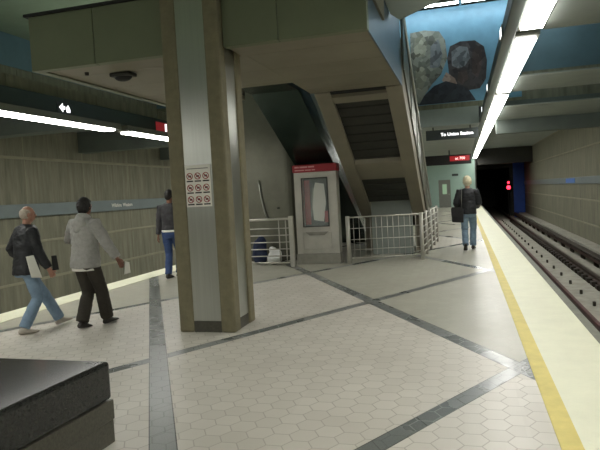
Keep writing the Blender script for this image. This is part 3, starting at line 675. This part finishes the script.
# ------------------------------------------------------------------ people
def ik(a, b, l1, l2, pole):
    a, b = Vector(a), Vector(b); d = b - a; L = min(d.length, (l1 + l2) * .999); u = d.normalized()
    x = (l1 * l1 - l2 * l2 + L * L) / (2 * L); h = math.sqrt(max(0, l1 * l1 - x * x))
    p = Vector(pole); p = (p - u * p.dot(u)).normalized()
    return a + u * x + p * h
def remesh(mb, voxel, name, m, parent, scale, namp=0.0, nfr=9.0, sm=3, seedv=0.0):
    bmesh.ops.recalc_face_normals(mb.bm, faces=mb.bm.faces)
    me = bpy.data.meshes.new('tmp'); mb.bm.to_mesh(me); mb.bm.free()
    t = bpy.data.objects.new('tmp', me); COL.objects.link(t)
    r = t.modifiers.new('r', 'REMESH'); r.mode = 'VOXEL'; r.voxel_size = voxel
    s_ = t.modifiers.new('s', 'SMOOTH'); s_.factor = .5; s_.iterations = sm
    dg = bpy.context.evaluated_depsgraph_get(); out = bpy.data.meshes.new_from_object(t.evaluated_get(dg)); bpy.data.objects.remove(t)
    out.name = name
    if namp:
        nr = [v.normal.copy() for v in out.vertices]
        for v, n_ in zip(out.vertices, nr):
            q = v.co; d = noise.noise(Vector((q.x * nfr, q.y * nfr, q.z * nfr * 1.6 + seedv))) + .5 * noise.noise(Vector((q.x * nfr * 2.3, q.y * nfr * 2.3, q.z * nfr * 4 + seedv)))
            v.co = q + n_ * d * namp
    out.transform(Matrix.Scale(scale, 4))
    out.materials.clear(); out.materials.append(M[m])
    for p in out.polygons: p.use_smooth = True
    o = bpy.data.objects.new(name, out); COL.objects.link(o); o.parent = parent
    return o
def hand(mb, W, d, n, s):
    W, d, n, s = Vector(W), Vector(d).normalized(), Vector(n), Vector(s)
    n = (n - d * n.dot(d)).normalized(); s = (s - d * s.dot(d) - n * s.dot(n)).normalized()
    mb.tube([W - d * .02, W + d * .02, W + d * .06, W + d * .095], [.022, .030, .034, .030], 12, .52, side=tuple(s))
    for k, (o, L) in enumerate(((.031, .068), (.0105, .078), (-.0105, .072), (-.031, .056))):
        p0 = W + d * .085 + s * o
        p1 = p0 + (d + s * o * 3).normalized() * L * .42
        p2 = p1 + (d * .8 + n * .6).normalized() * L * .32
        p3 = p2 + (d * .45 + n * .9).normalized() * L * .28
        mb.tube([p0 - d * .02, p0, p1, p2, p3], [.0095, .0095, .0088, .008, .0065], 8)
    t0 = W + d * .03 + s * .022
    mb.tube([t0, t0 + (d * .6 + s * .8).normalized() * .035, t0 + (d * .6 + s * .8).normalized() * .035 + (d * .9 + s * .25 + n * .2).normalized() * .032, t0 + (d * .6 + s * .8).normalized() * .035 + (d * .9 + s * .2 + n * .3).normalized() * .055], [.013, .011, .0095, .0075], 8)
def person(loc, heading, H, label, cfg):
    root = thing('person', label, 'person', loc, -math.radians(heading)); sc = H / 1.75
    drop = cfg.get('drop', .03); lean = cfg.get('lean', .04)
    def up(x, y, z): return Vector((x, y + lean * max(0, (z - .9)) / .6, z - drop))
    hips = {1: Vector((.09, 0, .91 - drop)), -1: Vector((-.09, 0, .91 - drop))}
    body = MB(); fat = cfg.get('fat', 1.0)
    R_ = [(.84, .150, .110), (.92, .165, .118), (1.0, .155, .108), (1.1, .145, .100), (1.2, .155, .110), (1.3, .172, .120), (1.38, .176, .112), (1.44, .150, .092), (1.475, .085, .072)]
    def rings(lst, grow, z0=None):
        out = []
        for z, rx, ry in lst:
            c = up(0, 0, z); out.append([c + Vector(((rx + grow) * fat * math.cos(t), (ry + grow) * fat * math.sin(t), 0)) for t in [2 * PI * k / 24 for k in range(24)]])
        return out
    body.rings(rings(R_, -.012))
    hy = math.radians(cfg.get('head_yaw', 0)); HR = Matrix.Rotation(hy, 3, 'Z') @ Matrix.Rotation(math.radians(cfg.get('head_pitch', 0)), 3, 'X')
    hc = up(0, .015, 1.632)
    body.tube([up(0, -.01, 1.42), up(0, 0, 1.50), hc + Vector((0, -.01, -.06))], [.062, .054, .056], 14)
    def skull(v):
        k = max(0, -v.z / .118); return Vector((v.x * (1 - .28 * k), v.y * (1 - .12 * k) + .012 * k, v.z))
    body.ell(hc, (.076, .096, .118), HR, 20, 14, skull)
    body.ell(hc + HR @ Vector((0, .098, -.012)), (.013, .020, .024), HR, 10, 8)
    body.ell(hc + HR @ Vector((0, .085, -.060)), (.026, .012, .010), HR, 10, 8)
    body.ell(hc + HR @ Vector((0, .075, .030)), (.055, .022, .012), HR, 12, 8)
    for s in (1, -1): body.ell(hc + HR @ Vector((s * .079, -.005, -.005)), (.011, .024, .034), HR, 10, 8)
    top = MB(); top.rings(rings(cfg.get('top_rings', [(.83, .168, .125), (.9, .172, .128), (1.0, .163, .120), (1.1, .158, .115), (1.2, .166, .122), (1.3, .180, .128), (1.385, .186, .118), (1.445, .158, .098), (1.49, .085, .080)]), .010))
    for s, nm in ((1, 'r'), (-1, 'l')):
        sh = up(s * .178, -.005, 1.415); wr = Vector(cfg['wrist_' + nm]); wr = up(wr.x, wr.y, wr.z)
        el = ik(sh, wr, .295, .255, cfg.get('pole_' + nm, (s * .35, -1, -.1)))
        if (wr - sh).length > .548: wr = sh + (wr - sh).normalized() * .548
        body.tube([sh, sh.lerp(el, .5), el, el.lerp(wr, .4), wr], [.056, .050, .042, .041, .029], 12)
        d = (wr - el).normalized(); inward = Vector((-s, .1, 0))
        hand(body, wr, cfg.get('hdir_' + nm, d), cfg.get('palm_' + nm, inward), cfg.get('thumb_' + nm, (0, 1, .1)))
        sl = cfg.get('sleeve', 0)
        top.tube([up(s * .12, 0, 1.40), sh, sh.lerp(el, .5), el, el.lerp(wr, .5), wr.lerp(el, .04)], [.075, .077 + sl, .069 + sl, .061 + sl, .057 + sl, .047 + sl], 14)
    legs = MB(); legs.rings(rings([(.80, .135, .108), (.86, .162, .122), (.93, .166, .122), (1.01, .158, .112)], .008))
    for s, nm in ((1, 'r'), (-1, 'l')):
        h = hips[s]; an = Vector(cfg['ankle_' + nm]); kn = ik(h, an, .425, .415, cfg.get('kpole_' + nm, (s * .08, 1, 0)))
        body.tube([h, h.lerp(kn, .5), kn, kn.lerp(an, .35), an], [.084, .074, .054, .052, .036], 14)
        fd = Vector((math.sin(math.radians(cfg.get('toe_' + nm, s * 8))), math.cos(math.radians(cfg.get('toe_' + nm, s * 8))), 0)); pit = math.radians(cfg.get('pitch_' + nm, 0))
        fd3 = (fd * math.cos(pit) + Vector((0, 0, math.sin(pit)))).normalized(); sd = fd.cross(Vector((0, 0, 1))); upv = sd.cross(fd3)
        def foot(g, mbx):
            out = []
            for f, hw, zt, zb in ((-.075, .020, -.04, -.075), (-.055, .032, -.01, -.086), (0, .036, .02, -.088), (.06, .040, -.018, -.088), (.12, .046, -.045, -.088), (.165, .038, -.058, -.086), (.185, .018, -.068, -.082)):
                c = an + fd3 * f; row = []
                for t in [2 * PI * k / 14 for k in range(14)]:
                    cz = (zt + zb) / 2; rz = (zt - zb) / 2
                    row.append(c + sd * (hw + g) * math.cos(t) + upv * (cz + (rz + g * .4) * math.sin(t)))
                out.append(row)
            mbx.rings(out)
        foot(-.006, body)
        shoe = MB(); foot(.004, shoe); remesh(shoe, .008, 'shoe', cfg['shoe'], root, sc, 0, sm=2)
        lw = cfg.get('leg_w', .018); an2 = an + (kn - an).normalized() * .005 - Vector((0, 0, .012))
        legs.tube([h + Vector((0, 0, .03)), h.lerp(kn, .45), kn, kn.lerp(an, .45), an2], [.098 + lw * .2, .084 + lw * .5, .066 + lw * .7, .062 + lw, .058 + lw], 16)
    remesh(body, .0058, 'body', cfg['skin'], root, sc, 0, sm=2)
    remesh(top, .010, cfg.get('top_name', 'jacket'), cfg['top'], root, sc, cfg.get('wr_amp', .009), seedv=loc[0])
    tro = remesh(legs, .010, 'trousers', cfg['legs'], root, sc, .007, seedv=loc[0] + 5)
    for s in (1, -1):
        e = MB().ell(hc + HR @ Vector((s * .032, .086, .006)), (.011, .008, .007), HR, 10, 8); e.bm.transform(Matrix.Scale(sc, 4)); local(e.build('eye', 'black', smooth=True), root)
    hk = cfg['hair']; hm = MB()
    if hk[0] == 'fringe': hm.ell(hc + HR @ Vector((0, -.020, .014)), (.084, .088, .082), HR, 24, 14)
    else:
        def hf(v):
            # hairline: front and lower verts pulled inside the skull
            k = 1.0
            if v.y > .035 and v.z < .05: k = .78
            if v.z < -.06: k = .80
            return v * k
        hm.ell(hc + HR @ Vector((0, -.010, .012)), (.084 * hk[2], .104 * hk[2], .121 * hk[2]), HR, 28, 18, hf)
        hm.ell(hc + HR @ Vector((0, -.05, -.03)), (.066 * hk[2], .05 * hk[2], .055 * hk[2]), HR, 20, 12)
    remesh(hm, .007, 'hair', hk[1], root, sc, .006, 26, sm=2)
    root['scale_used'] = 1.0; del root['scale_used']
    return root, sc, up, hc, HR, remesh
# the balding man
p1, sc, up, hc, HR, _ = person((-5.55, 6.37, 0), 28, 1.69, 'balding man in black jacket and light jeans striding past the bench', dict(
    ankle_r=(.09, -.12, .093), ankle_l=(-.08, .44, .105), pitch_r=0, pitch_l=10, toe_r=10, toe_l=-2, drop=.04, lean=.05, fat=1.18, skin='skin',
    wrist_r=(.27, .19, .90), wrist_l=(-.24, .06, .97), pole_r=(.4, -1, -.2), pole_l=(-.8, -1, 0), top='blackjacket', legs='jeansl', shoe='shoew', hair=('fringe', 'hairg', 1), sleeve=.008, leg_w=.016, head_yaw=-8, wr_amp=.011))
cb = MB(); cb.tube([up(0, -.008, 1.45), up(0, -.004, 1.505)], [.085, .074], 18, 1.0); cb.bm.transform(Matrix.Scale(sc, 4)); local(cb.build('collar', 'blackjacket', smooth=True), p1)
def held(root, pts, vec, name, m, label, cat):
    mw = root.matrix_basis
    mb = MB(); mb.prism([mw @ Vector(p) for p in pts], mw.to_3x3() @ Vector(vec)); return tag(mb.build(name, m, bevel=.003), label, cat)
held(p1, [(.25, -.04, .74), (.255, .09, .72), (.235, .01, 1.02), (.225, -.08, 1.01)], (.02, 0, 0), 'folded_newspaper', 'paper', 'white folded newspaper under the arm of the balding man', 'newspaper')
held(p1, [(.285, .22, .80), (.285, .30, .80), (.285, .28, .99), (.285, .22, .99)], (.025, 0, 0), 'dark_folder', 'black', 'small dark folder in the hand of the balding man', 'folder')
# the man in the grey hooded top
p2, sc, up, hc, HR, _ = person((-4.84, 6.64, 0), 10, 1.73, 'man in grey hooded top and dark trousers walking with a paper in hand', dict(
    ankle_r=(.065, .26, .095), ankle_l=(-.04, -.09, .10), pitch_l=-6, pitch_r=4, toe_r=4, toe_l=-8, drop=.02, lean=.04, fat=1.08, skin='skind',
    wrist_r=(.41, .16, .93), wrist_l=(-.20, .26, 1.14), pole_r=(.7, -1, -.1), pole_l=(-1, -.4, -.3), top='hoodie', top_name='hooded_top', legs='pantsd', shoe='shoed', hair=('full', 'hairb', 1.1), sleeve=.014, leg_w=.026, wr_amp=.010, head_yaw=6,
    top_rings=[(.84, .188, .146), (.9, .192, .150), (1.0, .182, .142), (1.1, .172, .13), (1.2, .172, .126), (1.3, .182, .130), (1.385, .186, .120), (1.445, .158, .098), (1.49, .085, .080)]))
hd = MB(); hd.ell(up(0, -.105, 1.42), (.13, .06, .085)); hd.tube([up(-.075, .03, 1.49), up(-.07, -.04, 1.52), up(0, -.075, 1.53), up(.07, -.04, 1.52), up(.075, .03, 1.49)], [.026, .034, .036, .034, .026], 10); hd.ell(up(0, -.125, 1.36), (.07, .045, .07)); hd.tube([up(-.09, .02, 1.46), up(-.075, -.055, 1.495), up(0, -.085, 1.505), up(.075, -.055, 1.495), up(.09, .02, 1.46)], [.03, .035, .035, .035, .03], 10)
remesh(hd, .009, 'hood', 'hoodie', p2, sc, .006, 12)
hm_ = MB(); hm_.rings([[up(0, 0, z) + Vector((rx * math.cos(t), rx * .74 * math.sin(t), 0)) for t in [2 * PI * k / 28 for k in range(28)]] for z, rx in ((.835, .208), (.845, .216), (.885, .218), (.895, .210))]); hm_.bm.transform(Matrix.Scale(sc, 4)); local(hm_.build('waistband', 'hoodie', smooth=True), p2)
sh_ = MB(); sh_.rings([[up(-.02, 0, z) + Vector((rx * math.cos(t), rx * .74 * math.sin(t), 0)) for t in [2 * PI * k / 28 for k in range(28)]] for z, rx in ((.795, .186), (.84, .188))]); sh_.bm.transform(Matrix.Scale(sc, 4)); local(sh_.build('shirt_hem', 'white', smooth=True, label='white shirt hem'), p2)
held(p2, [(.44, .23, .68), (.52, .26, .70), (.51, .26, .84), (.46, .24, .85)], (-.006, .012, 0), 'paper_slip', 'paper', 'white paper slip in the hand of the hooded man', 'paper')
# the man by the column
p3, sc, up, hc, HR, _ = person((-5.93, 11.05, 0), -8, 1.86, 'man in charcoal jacket and blue jeans partly hidden by the column', dict(
    ankle_r=(.08, .12, .095), ankle_l=(-.07, -.08, .095), toe_r=16, toe_l=10, drop=.01, lean=.02, fat=.98, skin='skind',
    wrist_r=(.24, .20, 1.0), wrist_l=(-.25, -.02, .87), pole_l=(-.4, -1, 0), top='darkjacket', legs='jeansd', shoe='shoed', hair=('full', 'hairb', 1.0), leg_w=.010, head_yaw=-10,
    top_rings=[(.96, .168, .122), (1.0, .166, .122), (1.1, .160, .116), (1.2, .166, .122), (1.3, .180, .128), (1.385, .186, .118), (1.445, .158, .098), (1.49, .085, .080)]))
sh_ = MB(); sh_.rings([[up(0, 0, z) + Vector((rx * math.cos(t), rx * .74 * math.sin(t), 0)) for t in [2 * PI * k / 28 for k in range(28)]] for z, rx in ((.925, .180), (.965, .178))]); sh_.bm.transform(Matrix.Scale(sc, 4)); local(sh_.build('shirt_hem', 'white', smooth=True, label='white shirt hem'), p3)
held(p3, [(.24, .30, .86), (.24, .38, .84), (.22, .38, 1.1), (.22, .30, 1.1)], (.012, 0, 0), 'paper_sheet', 'paper', 'white paper sheet held beside the column edge', 'paper')
# the person on the platform edge
p4, sc, up, hc, HR, _ = person((0.10, 15.15, 0), 3, 1.84, 'pale blond person in black jacket and light jeans walking beside the yellow stripe', dict(
    ankle_r=(.075, .12, .095), ankle_l=(-.075, -.22, .15), pitch_l=-34, toe_r=8, toe_l=-6, drop=.03, lean=.05, fat=1.03, skin='skinl',
    wrist_r=(.19, .24, 1.04), wrist_l=(-.22, .16, 1.0), pole_r=(.35, -1, 0), pole_l=(-.4, -1, 0), top='blackjacket', legs='jeansl', shoe='shoed', hair=('full', 'hairw', 1.24), sleeve=.016, leg_w=.016,
    top_rings=[(.88, .180, .138), (1.0, .176, .132), (1.1, .170, .124), (1.2, .170, .122), (1.3, .182, .128), (1.385, .186, .118), (1.445, .158, .098), (1.49, .085, .080)]))
mw = p4.matrix_basis
sb = thing('shoulder_bag', 'black shoulder bag hanging behind the pale blond person', 'bag', mw @ Vector((-.24, -.2, .9)), -math.radians(3))
mb = MB(); mb.prism([mw @ Vector(p) for p in ((-.38, -.22, .72), (-.10, -.26, .70), (-.10, -.25, 1.03), (-.14, -.25, 1.07), (-.35, -.22, 1.09), (-.385, -.21, 1.05))], mw.to_3x3() @ Vector((.0, -.10, 0))); mb.build('pouch', 'bag', sb, bevel=.02)
mb = MB(); mb.prism([mw @ Vector(p) for p in ((-.383, -.325, .86), (-.10, -.365, .84), (-.10, -.355, 1.04), (-.14, -.355, 1.075), (-.35, -.325, 1.095), (-.39, -.315, 1.055))], mw.to_3x3() @ Vector((.0, -.014, 0))); mb.build('flap', 'bag', sb, bevel=.006)
mb = MB(); mb.tube([mw @ Vector(p) for p in ((-.14, -.26, 1.05), (-.14, -.20, 1.3), (-.13, -.13, 1.46), (-.13, -.02, 1.555), (-.14, .10, 1.5), (-.2, .2, 1.3))], .016, 8, .5); mb.build('strap', 'greypanel', sb, smooth=True)
